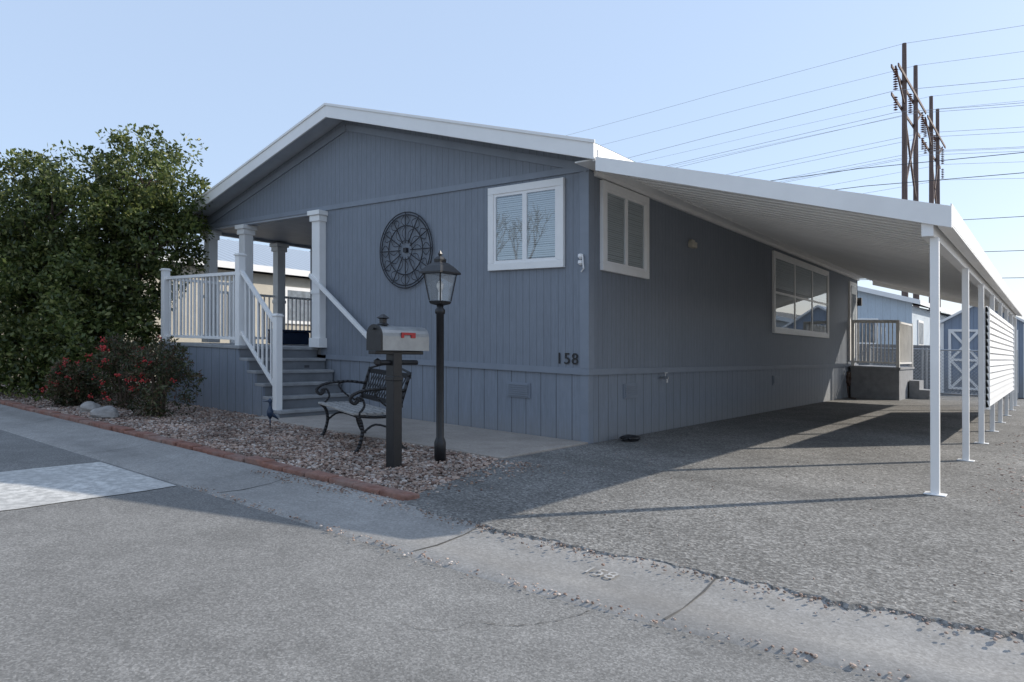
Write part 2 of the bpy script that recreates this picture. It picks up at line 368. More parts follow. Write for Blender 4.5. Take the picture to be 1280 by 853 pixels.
def window(name,axis,a0,a1,z0,z1,panes,blinds,horiz=False):
    W=empty_child(name,H)
    def B(mb,a,b,za,zb,d0,d1,k=0):
        if axis=='f': mb.box(a,-d1,za,b,-d0,zb,k)
        else: mb.box(d0,a,za,d1,b,zb,k)
    fr=MB();t=.085
    B(fr,a0,a1,z0,z0+t,.001,.045);B(fr,a0,a1,z1-t,z1,.001,.045);B(fr,a0,a0+t,z0+t,z1-t,.001,.0445);B(fr,a1-t,a1,z0+t,z1-t,.001,.0445)
    fr.build('casing',M_white,W,bevel=.004)
    sa=MB();w=(a1-a0-2*t)/panes;q=.032
    for i in range(panes):
        p0=a0+t+i*w;p1=p0+w
        B(sa,p0,p1,z0+t,z0+t+q,.001,.034);B(sa,p0,p1,z1-t-q,z1-t,.001,.034);B(sa,p0,p0+q,z0+t+q,z1-t-q,.001,.0335);B(sa,p1-q,p1,z0+t+q,z1-t-q,.001,.0335)
        if horiz: 
            zm=(z0+z1)/2;B(sa,p0+q,p1-q,zm-.02,zm+.02,.001,.033)
    sa.build('sash',M_vinyl,W)
    g=MB();bk=MB();sl=MB()
    for i in range(panes):
        p0=a0+t+i*w+q;p1=a0+t+(i+1)*w-q;za,zb=z0+t+q,z1-t-q
        B(bk,p0,p1,za,zb,.001,.003)
        if axis=='f': g.add([(p0,-.025,za),(p1,-.025,za),(p1,-.025,zb),(p0,-.025,zb)],[(0,1,2,3)])
        else: g.add([(.025,p0,za),(.025,p1,za),(.025,p1,zb),(.025,p0,zb)],[(0,1,2,3)])
        zz=za+.012
        if blinds[i]:
            lo=z0+t+q+(z1-z0)*(1-blinds[i]);zz=max(zz,lo)
            while zz<zb-.01:
                tilt=random.uniform(-.0015,.0015)
                B(sl,p0+.004,p1-.004,zz+tilt,zz+.019+tilt,.006,.012);zz+=.024
    bk.build('interior',M_dark,W);g.build('glass',M_glass,W)
    if sl.v: sl.build('blinds',M_blind,W)
window('front_window','f',-1.4,-.3,1.99,2.99,2,[1,.98])
window('corner_window','s',.24,1.36,1.97,2.98,2,[1,1])
window('side_triple_window','s',6.2,10.0,1.45,2.93,3,[.52,.52,.52],True)
m=MB();m.box(.001,12.0,.95,.04,12.75,2.9);m.build('side_door_frame',M_white,H)
m=MB();m.box(.04,12.1,.95,.05,12.65,2.8);m.build('side_door',M_door,H)
m=MB();m.box(.05,12.2,1.9,.056,12.55,2.6);m.build('side_door_glass',M_curtain,H)
m=MB()
def louvre(axis,c,z):
    for i in range(6):
        zz=z-.07+i*.025
        if axis=='f': m.box(c-.15,-.022,zz,c+.15,-.001,zz+.014)
        else: m.box(.001,c-.15,zz,.022,c+.15,zz+.014)
    if axis=='f': m.box(c-.17,-.008,z-.09,c+.17,.007,z+.085)
    else: m.box(-.007,c-.17,z-.09,.008,c+.17,z+.085)
louvre('f',-.96,.58);louvre('s',.95,.6);louvre('s',6.4,.6)
m.build('skirting_vents',M_trim,H)
m=MB();m.box(.001,2.6,2.53,.07,2.76,2.61);m.box(.001,2.63,2.61,.05,2.73,2.64);m.build('wall_sensor_box',M_beige,H,bevel=.006)
m=MB();m.cyl((.01,1.75,.74),(.11,1.75,.74),.018);m.cyl((.09,1.75,.74),(.09,1.75,.68),.014);m.cyl((.07,1.75,.76),(.07,1.75,.8),.006);m.lathe(.07,1.75,[(.03,.8),(.03,.81)],8);m.build('hose_faucet',M_galv,H)
m=MB()
for z in(2.03,2.1):m.lathe(-.08,-.03,[(.012,z-.03),(.035,z-.01),(.03,z+.02),(.006,z+.03)],6)
m.tube([(-.07,-.03,1.93),(-.03,-.05,1.96),(-.05,-.04,2.12)],.008);m.build('porcelain_ornament',M_vinyl,H)
MT=Matrix.Translation((-.27,-.012,.965))@Matrix.Rotation(math.pi/2,4,'X')
textmesh('158',.18,MT,'house_number',M_black,H,.004,1.15)
m=MB();m.box(.001,12.85,2.35,.12,12.95,2.55);m.build('door_light',M_black,H)

m=MB();cx_,cz=-2.86,2.33
def ring(r,tr=.008,n=48):
    P=[(cx_+r*math.cos(2*math.pi*i/n),-.03,cz+r*math.sin(2*math.pi*i/n)) for i in range(n+1)];m.tube(P,tr,5)
for r in(.51,.475,.33,.13):ring(r,.008 if r>.2 else .006)
for i in range(12):
    a=2*math.pi*i/12;c,s_=math.cos(a),math.sin(a)
    m.cyl((cx_+.1*c,-.03,cz+.1*s_),(cx_+.5*c,-.03,cz+.5*s_),.007,n=5)
    for sg in(1,-1):
        P=[]
        for k in range(9):
            u=k/8;rr=.33+.13*u;aa=a+sg*(.05+.15*math.sin(u*math.pi));P.append((cx_+rr*math.cos(aa),-.032,cz+rr*math.sin(aa)))
        m.tube(P,.005,4)
    for sg in(1,):
        P=[]
        for k in range(9):
            u=k/8;rr=.13+.18*u;aa=a+sg*(.02+.24*math.sin(u*math.pi));P.append((cx_+rr*math.cos(aa),-.032,cz+rr*math.sin(aa)))
        m.tube(P,.0045,4)
m.box(cx_-.03,-.045,cz-.03,cx_+.03,-.001,cz+.03)
m.build('wall_medallion',M_iron)

# ------------------------------------------------------------ front deck + stairs
D=empty('entry_deck_stairs')
m=MB();yf=-1.3
m.box(-7.12,yf-.02,.93,-4.78,-.022,.975)
for k in range(1,6):
    z=.975-.163*k;x0=-4.8+.19*(k-1)
    m.box(x0,yf,z-.04,x0+.215,-.022,z)
m.build('treads',paint('tread_paint',(.32,.325,.33),.6,.2,5,.2),D,bevel=.006)
m=MB()
for k in range(0,6):
    z=.975-.163*k;x0=-4.8+.19*k
    m.box(x0-.02,yf+.02,z-.163+.001,x0-.002,-.025,z-.041)
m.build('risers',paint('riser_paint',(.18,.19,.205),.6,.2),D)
m=MB()
m.box(-7.1,yf,0,-4.82,yf+.04,.93);m.box(-7.1,yf+.04,0,-7.06,-.03,.93)
sp=[(-4.82,yf-.001,0),(-3.86,yf-.001,0),(-3.86,yf-.001,.12)]
for k in range(5,0,-1):
    z=.975-.163*k-.041;x0=-4.8+.19*(k-1)
    sp+= [(x0+.19,yf-.001,z),(x0,yf-.001,z)]
sp+=[(-4.82,yf-.001,.93)]
m.prism(sp,(0,.04,0));m.build('deck_skirt',M_skirt,D)
m=MB()
def newel(x,y,z0,z1,w=.1):
    h=w/2;m.box(x-h,y-h,z0,x+h,y+h,z1);m.box(x-h-.015,y-h-.015,z1,x+h+.015,y+h+.015,z1+.02);m.prism([(x-h,y-h,z1+.02),(x+h,y-h,z1+.02),(x+h,y+h,z1+.02),(x-h,y+h,z1+.02)],(0,0,.015))
newel(-7.05,yf+.06,.976,2.1);newel(-4.88,yf+.06,.976,2.22);newel(-3.98,yf+.06,.1,1.38,.09)
newel(-7.05,-.1,.976,2.0,.08)
def rail(p0,p1,zt0,zt1,zb0,zb1,n):
    p0=Vector((*p0,0));p1=Vector((*p1,0))
    m.beam((p0.x,p0.y,zt0),(p1.x,p1.y,zt1),.05,.045);m.beam((p0.x,p0.y,zb0),(p1.x,p1.y,zb1),.04,.04)
    for i in range(1,n):
        u=i/n;q=p0.lerp(p1,u);m.box(q.x-.011,q.y-.011,zb0+(zb1-zb0)*u,q.x+.011,q.y+.011,zt0+(zt1-zt0)*u)
rail((-7.0,yf+.06),(-4.93,yf+.06),1.98,1.98,1.07,1.07,19)
rail((-7.05,yf+.1),(-7.05,-.14),1.98,1.98,1.07,1.07,10)
rail((-4.84,yf+.06),(-4.02,yf+.06),2.0,1.29,1.16,.45,8)
rail((-8.12,.2),(-8.12,1.38),1.9,1.9,1.07,1.07,11);rail((-8.12,1.6),(-8.12,2.26),1.9,1.9,1.07,1.07,7)
m.build('white_railing',M_white,D,bevel=.003)
m=MB();m.beam((-4.85,-.12,2.06),(-3.5,-.12,1.14),.045,.06)
for u in(.1,.9):
    x=-4.85+1.35*u;z=2.06-.92*u;m.beam((x,-.12,z-.04),(x,-.0,z-.08),.02,.03)
m.build('wall_handrail',M_white,D,bevel=.004)
m=MB()
for k in(2,4,5): m.box(-4.8+.19*k-.03,-.5,.975-.163*k+.03,-4.8+.19*k-.0202,-.42,.975-.163*k+.07)
m.build('step_lights',M_dark,D)
m=MB();m.box(-7.9,1.1,.97,-7.4,1.7,1.2);m.box(-7.92,1.08,1.2,-7.38,1.72,1.25);m.build('storage_box',paint('navy_plastic',(.03,.05,.1),.4),bevel=.02)

# ------------------------------------------------------------ carport
C=empty('carport')
cx0,cx1=.31,3.31;cy0,cy1=-.33,13.2
cz_=lambda x:3.04-.262*(x-cx0)
m=MB();m.prism([(cx0,cy0,cz_(cx0)),(cx1,cy0,cz_(cx1)),(cx1,cy0,cz_(cx1)-.025),(cx0,cy0,cz_(cx0)-.025)],(0,cy1-cy0,0));m.build('roof_panel',M_whitem,C)
m=MB();y=cy0+.03
while y<cy1:
    m.prism([(cx0,y,cz_(cx0)-.026),(cx1,y,cz_(cx1)-.026),(cx1,y,cz_(cx1)-.044),(cx0,y,cz_(cx0)-.044)],(0,.045,0))
    y+=.22
m.build('roof_ribs',M_whitem,C)
m=MB()
m.prism([(cx0+.0,cy0-.03,cz_(cx0)+.02),(cx1+.09,cy0-.03,cz_(cx1+.09)+.02),(cx1+.09,cy0-.03,cz_(cx1)-.165),(cx0+.0,cy0-.03,cz_(cx0)-.12)],(0,.028,0))
m.box(cx1,cy0,cz_(cx1)-.15,cx1+.012,cy1,cz_(cx1)+.01);m.box(cx1+.012,cy0,cz_(cx1)-.15,cx1+.088,cy1,cz_(cx1)-.135);m.box(cx1+.08,cy0,cz_(cx1)-.135,cx1+.09,cy1,cz_(cx1)+.02)
m.prism([(cx0+.0,cy1,cz_(cx0)+.02),(cx1+.09,cy1,cz_(cx1+.09)+.02),(cx1+.09,cy1,cz_(cx1)-.165),(cx0+.0,cy1,cz_(cx0)-.14)],(0,.028,0))
m.box(.005,.1,2.995,.05,YB,3.045)
m.box(.02,-.3,3.046,.268,YB,3.06)
m.box(.3015,-.3,2.99,.309,YB,3.15)
m.build('fascia_gutter',M_white,C)
m=MB();m.box(3.2,cy0+.002,2.04,3.28,cy1,2.16);m.build('edge_beam',M_whitem,C)
m=MB()
ys=[-.22,2.07,3.95,5.8,7.6,9.4,11.2,12.9]
for y in ys:
    m.box(3.245,y-.03,.0,3.305,y+.03,2.04);m.box(3.2,y-.06,.056,3.35,y+.06,.064)
m.build('posts',M_whitem,C,bevel=.005)
m=MB();z=.5
while z<1.74:
    m.prism([(3.315,4.0,z),(3.35,4.0,z+.01),(3.33,4.0,z+.082),(3.315,4.0,z+.082)],(0,6.6,0));z+=.085
m.box(3.306,4.0,.48,3.36,4.05,1.76);m.box(3.306,10.55,.48,3.36,10.6,1.76);m.build('louvre_screen',M_whitem,C)

# ------------------------------------------------------------ side porch
P=empty('side_porch')
m=MB();m.box(.05,12.0,0,1.1,14.0,.78);m.build('base',M_deck,P)
m=MB();m.box(.03,11.97,.78,1.13,14.02,.83);m.build('deck',M_deck,P)
m=MB()
for x,y in((.1,12.02),(1.07,12.02),(1.07,13.95)):m.box(x-.035,y-.035,.83,x+.035,y+.035,1.95)
rail((.14,12.02),(1.04,12.02),1.9,1.9,.93,.93,11);rail((1.07,12.06),(1.07,13.92),1.9,1.9,.93,.93,16)
m.box(.08,11.98,1.925,1.1,12.06,1.95);m.build('railing',paint('cream_paint',(.78,.76,.72),.5),P)
m=MB()
for i in range(2): m.box(1.13+.22*i,13.2,0,1.35+.22*i,13.9,.5-.22*i)
m.build('steps',M_deck,P)
m=MB()
for i in range(40):
    a=i*.9;m.cyl((.08+.015*(i%4),11.55+.13*math.cos(a),.52+.17*math.sin(a)),(.08+.015*((i+1)%4),11.55+.13*math.cos(a+.9),.52+.17*math.sin(a+.9)),.014,n=6)
m.tube([(.08,11.5,.38),(.12,11.4,.2),(.1,11.6,.07),(.3,11.3,.07)],.014);m.build('garden_hose',paint('brown_hose',(.07,.04,.03),.5))

# ------------------------------------------------------------ lamp post
L=empty('street_lamp');lx,ly=-.3,-2.0
m=MB();m.lathe(lx,ly,[(.052,.04),(.052,.22),(.042,.25),(.034,.27),(.034,1.36),(.045,1.37),(.045,1.4),(.03,1.42),(.03,1.46)],16);m.build('pole',M_black,L,True)
m=MB();m.lathe(lx,ly,[(.035,1.44),(.09,1.455),(.1,1.475),(.085,1.48)],4,math.pi/4)
r0,r1,z0,z1=.095,.145,1.48,1.72
for i in range(4):
    a=math.pi/4+i*math.pi/2;m.cyl((lx+r0*math.cos(a),ly+r0*math.sin(a),z0),(lx+r1*math.cos(a),ly+r1*math.sin(a),z1),.008,n=4)
m.lathe(lx,ly,[(.15,1.715),(.185,1.72),(.185,1.735),(.12,1.79),(.07,1.82),(.052,1.825),(.056,1.85),(.03,1.875),(.012,1.88),(.02,1.9),(.004,1.93)],4,math.pi/4)
m.build('lantern_frame',M_black,L)
m=MB();m.lathe(lx,ly,[(r0-.008,z0+.002),(r1-.008,z1-.006)],4,math.pi/4);m.build('lantern_glass',M_lglass,L)
m=MB();m.cyl((lx,ly,1.48),(lx,ly,1.56),.018);m.lathe(lx,ly,[(.012,1.56),(.03,1.6),(.03,1.63),(.01,1.66)],8);m.build('bulb',M_vinyl,L)

# ------------------------------------------------------------ mailbox
Mx=empty('mailbox');mx,my=-.35,-2.5
m=MB();m.box(mx-.048,my-.048,.0,mx+.048,my+.048,1.02)
m.box(mx-.056,my-.056,.78,mx+.056,my+.056,.82)
m.box(mx-.045,-2.74,1.0,mx+.045,-2.2,1.03)
m.build('post',M_black,Mx,bevel=.006)
m=MB();m.cyl((mx,-2.66,.93),(mx,-2.24,.93),.022,n=8);m.lathe(mx,-2.68,[(.0,.9),(.03,.92),(.03,.95),(0,.97)],8);m.build('crossbar',M_black,Mx)
m=MB();n=10;hw=.085;zb=1.032;zh=.12
prof2=[(-hw,zb),(hw,zb)]+[(hw*math.cos(math.pi*i/n),zb+zh+hw*math.sin(math.pi*i/n)) for i in range(n+1)]
m.prism([(mx+a,-2.70,z) for a,z in prof2],(0,.53,0));m.build('box',M_mail,Mx,bevel=.004)
m=MB();prof3=[(mx+(a)*1.06,z if z>zb else zb-.004) for a,z in prof2];m.prism([(a,-2.72,(z-zb)*1.04+zb) for a,z in prof3],(0,.018,0))
m.box(mx-.02,-2.745,1.2,mx+.02,-2.72,1.215);m.build('door',M_black,Mx)
m=MB();m.box(mx+.087,-2.5,1.14,mx+.093,-2.47,1.18);m.box(mx+.087,-2.5,1.165,mx+.0935,-2.34,1.185);m.box(mx+.087,-2.39,1.14,mx+.0932,-2.34,1.185);m.build('flag',M_red,Mx)
m=MB();m.lathe(mx,-2.62,[(.02,1.23),(.05,1.245),(.03,1.26),(.03,1.29),(.055,1.3),(.01,1.33)],4,.78);m.build('finial',M_black,Mx)

# ------------------------------------------------------------ bench
Bn=empty('park_bench');ang=math.radians(-21);bc=Vector((-1.6,-1.82,.05))
ux=Vector((math.cos(ang),math.sin(ang),0));fx=Vector((math.sin(ang),-math.cos(ang),0))
def bp(u,f,z): return bc+ux*u+fx*f+Vector((0,0,z))
m=MB();hl=.58
def curve(pts,r=.014,n=6,steps=4):
    out=[]
    P=[pts[0]]+list(pts)+[pts[-1]]
    for i in range(1,len(P)-2):
        for k in range(steps):
            t=k/steps;a,b,c,d=[Vector(q) for q in P[i-1:i+3]]
            out.append(.5*((2*b)+(-a+c)*t+(2*a-5*b+4*c-d)*t*t+(-a+3*b-3*c+d)*t**3))
    out.append(Vector(P[-2]));m.tube(out,r,n)
for u in(-hl,hl):
    curve([bp(u,.27,0),bp(u,.22,.04),bp(u,.18,.18),bp(u,.2,.3),bp(u,.26,.36)],.018)
    curve([bp(u,-.26,0),bp(u,-.2,.06),bp(u,-.15,.2),bp(u,-.18,.36),bp(u,-.22,.5),bp(u,-.3,.76)],.018)
    curve([bp(u,.24,.345),bp(u,.05,.33),bp(u,-.17,.34)],.016)
    curve([bp(u,.18,.18),bp(u,.05,.26),bp(u,-.15,.2)],.011)
    curve([bp(u,-.24,.58),bp(u,-.05,.6),bp(u,.15,.585),bp(u,.26,.55),bp(u,.3,.5),bp(u,.26,.46),bp(u,.22,.49),bp(u,.24,.52)],.017)
    curve([bp(u,.22,.36),bp(u,.16,.44),bp(u,.2,.52),bp(u,.26,.46)],.012)
    curve([bp(u,-.15,.38),bp(u,-.02,.46),bp(u,.06,.56),bp(u,.0,.59)],.01)
m.build('iron_ends',M_black,Bn,True)
m=MB()
for i in range(6):
    f=.25-.075*i;m.beam(bp(-hl-.02,f,.365),bp(hl+.02,f,.365),.055,.022)
m.build('seat',M_woodgrey,Bn,bevel=.004)
m=MB()
for z,f in((.44,-.215),(.72,-.3)):m.beam(bp(-hl,f,z),bp(hl,f,z),.022,.05)
for i in range(15):
    u=-hl+.05+i*(2*hl-.1)/14
    for s2 in(-1,1):
        u2=max(-hl,min(hl,u+s2*.12));m.cyl(bp(u,-.22,.46),bp(u2,-.29,.7),.006,n=5)
curve([bp(-hl,-.3,.75),bp(-hl*.5,-.305,.79),bp(0,-.31,.82),bp(hl*.5,-.305,.79),bp(hl,-.3,.75)],.012)
m.build('backrest',M_black,Bn)

# ------------------------------------------------------------ small garden things
m=MB();sx,sy=-3.3,-1.78
m.cyl((sx,sy,.05),(sx,sy,.16),.008);m.lathe(sx,sy,[(.01,.14),(.035,.18),(.04,.23),(.02,.28),(.014,.32),(.026,.345),(.02,.37),(.003,.385)],10)
m.cyl((sx-.01,sy-.02,.35),(sx-.03,sy-.08,.345),.007,.002);m.cyl((sx,sy+.02,.2),(sx+.02,sy+.1,.13),.025,.006)
m.build('bird_statue',paint('blue_glaze',(.02,.04,.08),.3),smooth=True)
def rock(name,x,y,z,r,fl=.7,seed=0):
    bpy.ops.mesh.primitive_ico_sphere_add(subdivisions=3,radius=r);o=bpy.context.object;o.name=name
    rr=np.random.default_rng(seed);ph=rr.uniform(0,6,6)
    for v in o.data.vertices:
        c=v.co/r;k=1+.13*math.sin(3*c.x+ph[0])+.1*math.sin(4*c.y+ph[1])+.07*math.sin(6*c.z+ph[2]+3*c.x)
        v.co=Vector((c.x*r*k*1.15+x,c.y*r*k+y,c.z*r*k*fl+z))
    o.data.materials.append(M_rock);o.location=(0,0,0);return o
rock('landscape_rock',-5.15,-2.85,.1,.14,.7,1);rock('landscape_rock',-5.9,-2.75,.1,.12,.7,2)
for i,(x,y,r) in enumerate([(4.5,-1.9,.12),(4.72,-1.5,.15),(4.55,-1.1,.1),(4.9,-2.1,.14),(4.9,-.6,.13)]):rock('landscape_rock',x,y,.06,r,.6,5+i)
o=rock('plastic_bag',.2,.55,.09,.075,.5,31);o.data.materials[0]=M_black
for v in o.data.vertices:v.co.x+=(v.co.y-.55)*.2;v.co.y=.55+(v.co.y-.55)*1.7+.02*math.sin(v.co.x*90)

# ------------------------------------------------------------ foliage
def leaves(name,pos,nrm,size,mat,wid=.42):
    n=len(pos);d=rng.normal(0,1,(n,3))+nrm*.8;d/=np.linalg.norm(d,axis=1)[:,None]
    u=np.cross(d,rng.normal(0,1,(n,3)));u/=np.linalg.norm(u,axis=1)[:,None]
    L=size[:,None]
    V=np.stack([pos,pos+d*L*.5+u*L*wid*.5,pos+d*L,pos+d*L*.5-u*L*wid*.5],1)
    F=np.arange(4*n).reshape(-1,4)
    me=bpy.data.meshes.new(name);me.from_pydata(V.reshape(-1,3).tolist(),[],F.tolist());me.materials.append(mat)
    ob=bpy.data.objects.new(name,me);scene.collection.objects.link(ob);return ob
def crown(lobes,ncl,perc,crad,zmin=.1,rlo=.45,rhi=1.1):
    W=np.array([l[3]*l[4]*l[5] for l in lobes])**.67;W=W/W.sum()
    P=[];Nn=[]
    for l,w in zip(lobes,W):
        k=int(ncl*w)
        d=rng.normal(0,1,(k,3));d/=np.linalg.norm(d,axis=1)[:,None]
        rad=rlo+(rhi-rlo)*rng.random(k)**.6
        rad*=1+.15*np.sin(d[:,0]*5+l[0])*np.cos(d[:,2]*6+l[1])
        c=np.array(l[:3])+d*rad[:,None]*np.array(l[3:6])
        for i in range(k):
            if c[i,2]<zmin:continue
            m_=int(perc*rng.uniform(.5,1.3)*(0.5 if rad[i]>1.08 else 1));q=rng.normal(0,1,(m_,3));q/=np.linalg.norm(q,axis=1)[:,None]
            rr=crad*rng.uniform(.6,1.4)*rng.uniform(.4,1,m_)**.6
            P.append(c[i]+q*rr[:,None]*np.array([1,1,.75]));Nn.append(q*.6+d[i]*.4)
    P=np.concatenate(P);Nn=np.concatenate(Nn);k=P[:,2]>zmin;return P[k],Nn[k]
T=empty('evergreen_tree')
lobes=[(-9.3,-2.2,1.2,1.15,1.1,1.2),(-9.2,-2.1,2.95,1.05,1.0,1.0),(-8.5,-1.6,2.1,1.1,1.0,1.5),(-8.3,-1.0,3.55,.9,.85,.95),(-7.95,-1.0,2.5,.72,.55,1.0),(-8.0,-1.9,.8,1.05,.75,.8),(-9.9,-2.6,1.6,1.0,1.0,1.4),(-9.2,-.9,3.45,.7,.7,.9),(-10.2,-2.3,3.0,.95,1.0,1.1),(-8.7,-1.7,1.4,1.2,1.0,1.3),(-8.0,-.6,3.1,.6,.45,.65),(-9.0,-2.5,.7,1.2,.7,.8),(-9.6,-2.2,2.2,.8,.8,1.0)]
p,nn=crown(lobes,1420,90,.19,rhi=1.15)
lv=leaves('foliage',p,nn,rng.uniform(.055,.105,len(p)),M_leaf,.48);lv.parent=T
m=MB();tb=Vector((-8.7,-1.7,.0))
m.tube([tb,tb+Vector((.05,0,.5)),tb+Vector((0,.05,1.1))],[.16,.12,.1],8)
for l in lobes:
    c=Vector(l[:3]);s0=tb+Vector((0,.03,.8+random.random()*.3));mid=(s0+c)/2+Vector((random.uniform(-.15,.15),random.uniform(-.15,.15),.1))
    m.tube([s0,mid,c],[.07,.045,.025],7)
    for k in range(5):
        e=c+Vector((random.uniform(-1,1)*l[3],random.uniform(-1,1)*l[4],random.uniform(-.3,1)*l[5]))*.8;m.tube([c,(c+e)/2+Vector((0,0,.08)),e],[.025,.016,.006],5)
m.build('trunk',M_bark,T,True)
def bush(x,y,r,h):
    B=empty('nandina_bush');lb=[(x,y,h*.45,r,r*.9,h*.42),(x+r*.4,y-.05,h*.68,r*.6,r*.6,h*.3),(x-r*.35,y+.1,h*.65,r*.6,r*.6,h*.28)]
    p,nn=crown(lb,105,62,.11,.08);o=leaves('foliage',p,nn,rng.uniform(.035,.07,len(p)),M_leafr,.35);o.parent=B
    m=MB()
    for k in range(12):
        a=random.random()*6.28;rr=random.random()*r*.8;m.tube([(x+.05*math.cos(a),y+.05*math.sin(a),.03),(x+rr*.6*math.cos(a),y+rr*.6*math.sin(a),h*.5),(x+rr*math.cos(a),y+rr*math.sin(a),h*.85)],[.012,.009,.004],5)
    m.build('stems',M_bark,B)
    cc=[]
    for k in range(24):
        q=np.array([x,y,h*.6])+rng.normal(0,1,3)*np.array([r*.5,r*.5,h*.18]);q[1]-=r*.45
        cc.append(q+rng.normal(0,.02,(9,3)))
    cc=np.concatenate(cc);o=stones('berries',cc,np.full(len(cc),.01),M_berry,1,.05);o.parent=B
bush(-4.95,-2.3,.46,1.1);bush(-6.2,-2.2,.45,1.1);bush(-6.9,-2.6,.3,.7)
BT=empty('bare_tree');m=MB()
def branch(p,d,L,r,dep):
    q=p+d*L;mid=(p+q)/2+Vector((random.uniform(-1,1),random.uniform(-1,1),random.uniform(-.3,.6)))*L*.06
    m.tube([p,mid,q],[r,r*.85,r*.7],6 if dep>3 else 4)
    if dep==0:return
    for k in range(3 if dep>1 else 4):
        nd=(d+Vector((random.uniform(-1,1),random.uniform(-1,1),random.uniform(-.25,.7)))*.75).normalized()
        branch(q if k else mid.lerp(q,.6),nd,L*random.uniform(.62,.82),r*.6,dep-1)
branch(Vector((-11,-12.6,-.05)),Vector((0,0,1)),1.9,.14,5);m.build('branches',M_bark,BT)
lb=[(x,62+random.uniform(-8,8),random.uniform(.5,1.5),random.uniform(2,4),2,random.uniform(1.5,3.2)) for x in range(-60,70,5)]
p,nn=crown(lb,1300,30,.6,-2);leaves('distant_tree_mass',p,nn,rng.uniform(.25,.5,len(p)),M_far,.6)

# ------------------------------------------------------------ neighbours
def nhouse(x0,x1,y0,y1,h,slope,mw,mr,zt=0):
    E=empty('neighbor_house');xm=(x0+x1)/2;rz=lambda x:h+.2+slope*((x1-x0)/2+.3-abs(x-xm))
    m=MB();m.box(x0,y0,0,x1,y1,h)
    for y in(y0,y1-.1):m.prism([(x0,y,h),(x1,y,h),(x1,y,rz(x1)-.12),(xm,y,rz(xm)-.12),(x0,y,rz(x0)-.12)],(0,.1,0))
    m.build('walls',mw,E)
    m=MB();a,b=x0-.3,x1+.3
    m.prism([(a,y0-.3,rz(a)),(xm,y0-.3,rz(xm)),(b,y0-.3,rz(b)),(b,y0-.3,rz(b)-.05),(xm,y0-.3,rz(xm)-.05),(a,y0-.3,rz(a)-.05)],(0,y1-y0+.6,0));m.build('roof',mr,E)
    m=MB()
    m.prism([(a,y0-.33,rz(a)+.02),(xm,y0-.33,rz(xm)+.02),(b,y0-.33,rz(b)+.02),(b,y0-.33,rz(b)-.17),(xm,y0-.33,rz(xm)-.17),(a,y0-.33,rz(a)-.17)],(0,.03,0))
    m.box(a-.03,y0-.3,rz(a)-.17,a,y1+.3,rz(a)+.01);m.box(b,y0-.3,rz(b)-.17,b+.03,y1+.3,rz(b)+.01);m.build('fascia',M_white,E)
    m=MB();g=MB()
    for k in range(3):
        yy=y0+2+k*(y1-y0-4)/2
        for xx,s_ in((x1,1),(x0,-1)):
            aa=xx+.001*s_;bb=xx+.05*s_;m.box(min(aa,bb),yy-.7,1.5,max(aa,bb),yy+.7,2.6);aa=xx+.05*s_;bb=xx+.056*s_;g.box(min(aa,bb),yy-.6,1.6,max(aa,bb),yy+.6,2.5)
    for xx in(x0+2,x1-2): m.box(xx-.8,y0-.05,1.5,xx+.8,y0-.001,2.6);g.box(xx-.7,y0-.056,1.6,xx+.7,y0-.05,2.5)
    m.build('window_frames',M_white,E);g.build('window_panes',M_curtain,E);return E
nhouse(-23,-14,-1.6,14,2.9,.27,M_beige,M_nroof)
nhouse(-9.5,-.5,25,38,3.1,.27,M_lblue,M_nroof)
nhouse(5.5,14,27,40,2.6,.25,M_nwhite,M_shing)
nhouse(-9,-2,-28,-16,3,.27,M_nwhite,M_shing)
nhouse(3,12,-28,-16,3,.27,M_beige,M_shing)
m=MB();m.box(-3,22,-.3,3.9,22.2,1.5);m.box(3.9,22,-.3,18,22.2,1.5);m.build('block_wall',M_block)
Sh=empty('garden_shed');m=MB();x0,x1,y0,y1=1.25,3.35,18.1,20.3;xm=(x0+x1)/2
m.box(x0,y0,0,x1,y1,2.15);m.prism([(x0,y0,2.15),(x1,y0,2.15),(xm,y0,2.75)],(0,y1-y0,0));m.build('walls',siding('shed_siding',(.24,.29,.37),.2,.05),Sh)
m=MB();m.prism([(x0-.15,y0-.12,2.1),(xm,y0-.12,2.83),(x1+.15,y0-.12,2.1),(x1+.15,y0-.12,2.03),(xm,y0-.12,2.76),(x0-.15,y0-.12,2.03)],(0,y1-y0+.25,0));m.build('roof',M_white,Sh)
m=MB();dx0,dx1=x0+.2,x1-.2
for a,b in((dx0,xm-.02),(xm+.02,dx1)):
    for q in((a,.15,a+.07,1.95),(b-.07,.15,b,1.95)):m.box(q[0],y0-.04,q[1],q[2],y0-.002,q[3])
    for z in(.15,1.0,1.88):m.box(a+.07,y0-.038,z,b-.07,y0-.002,z+.07)
    m.beam((a+.07,y0-.02,.2),(b-.07,y0-.02,1.0),.03,.07);m.beam((a+.07,y0-.022,1.0),(b-.07,y0-.022,.2),.03,.07)
    m.beam((a+.07,y0-.02,1.05),(b-.07,y0-.02,1.9),.03,.07);m.beam((a+.07,y0-.022,1.9),(b-.07,y0-.022,1.05),.03,.07)
m.box(x0-.01,y0-.03,0,x0+.08,y0-.001,2.12);m.box(x1-.08,y0-.03,0,x1+.01,y0-.001,2.12);m.build('door_trim',M_white,Sh)
G=empty('chain_link_gate');m=MB();gx0,gx1,gyy=-.2,3.2,15.6
for x in(gx0,1.1,1.2,gx1):m.cyl((x,gyy,0),(x,gyy,1.35),.028)
for z in(.12,1.3):m.cyl((gx0,gyy,z),(gx1,gyy,z),.02)
m.build('frame',M_galv,G)
m=MB();x=gx0-1.2
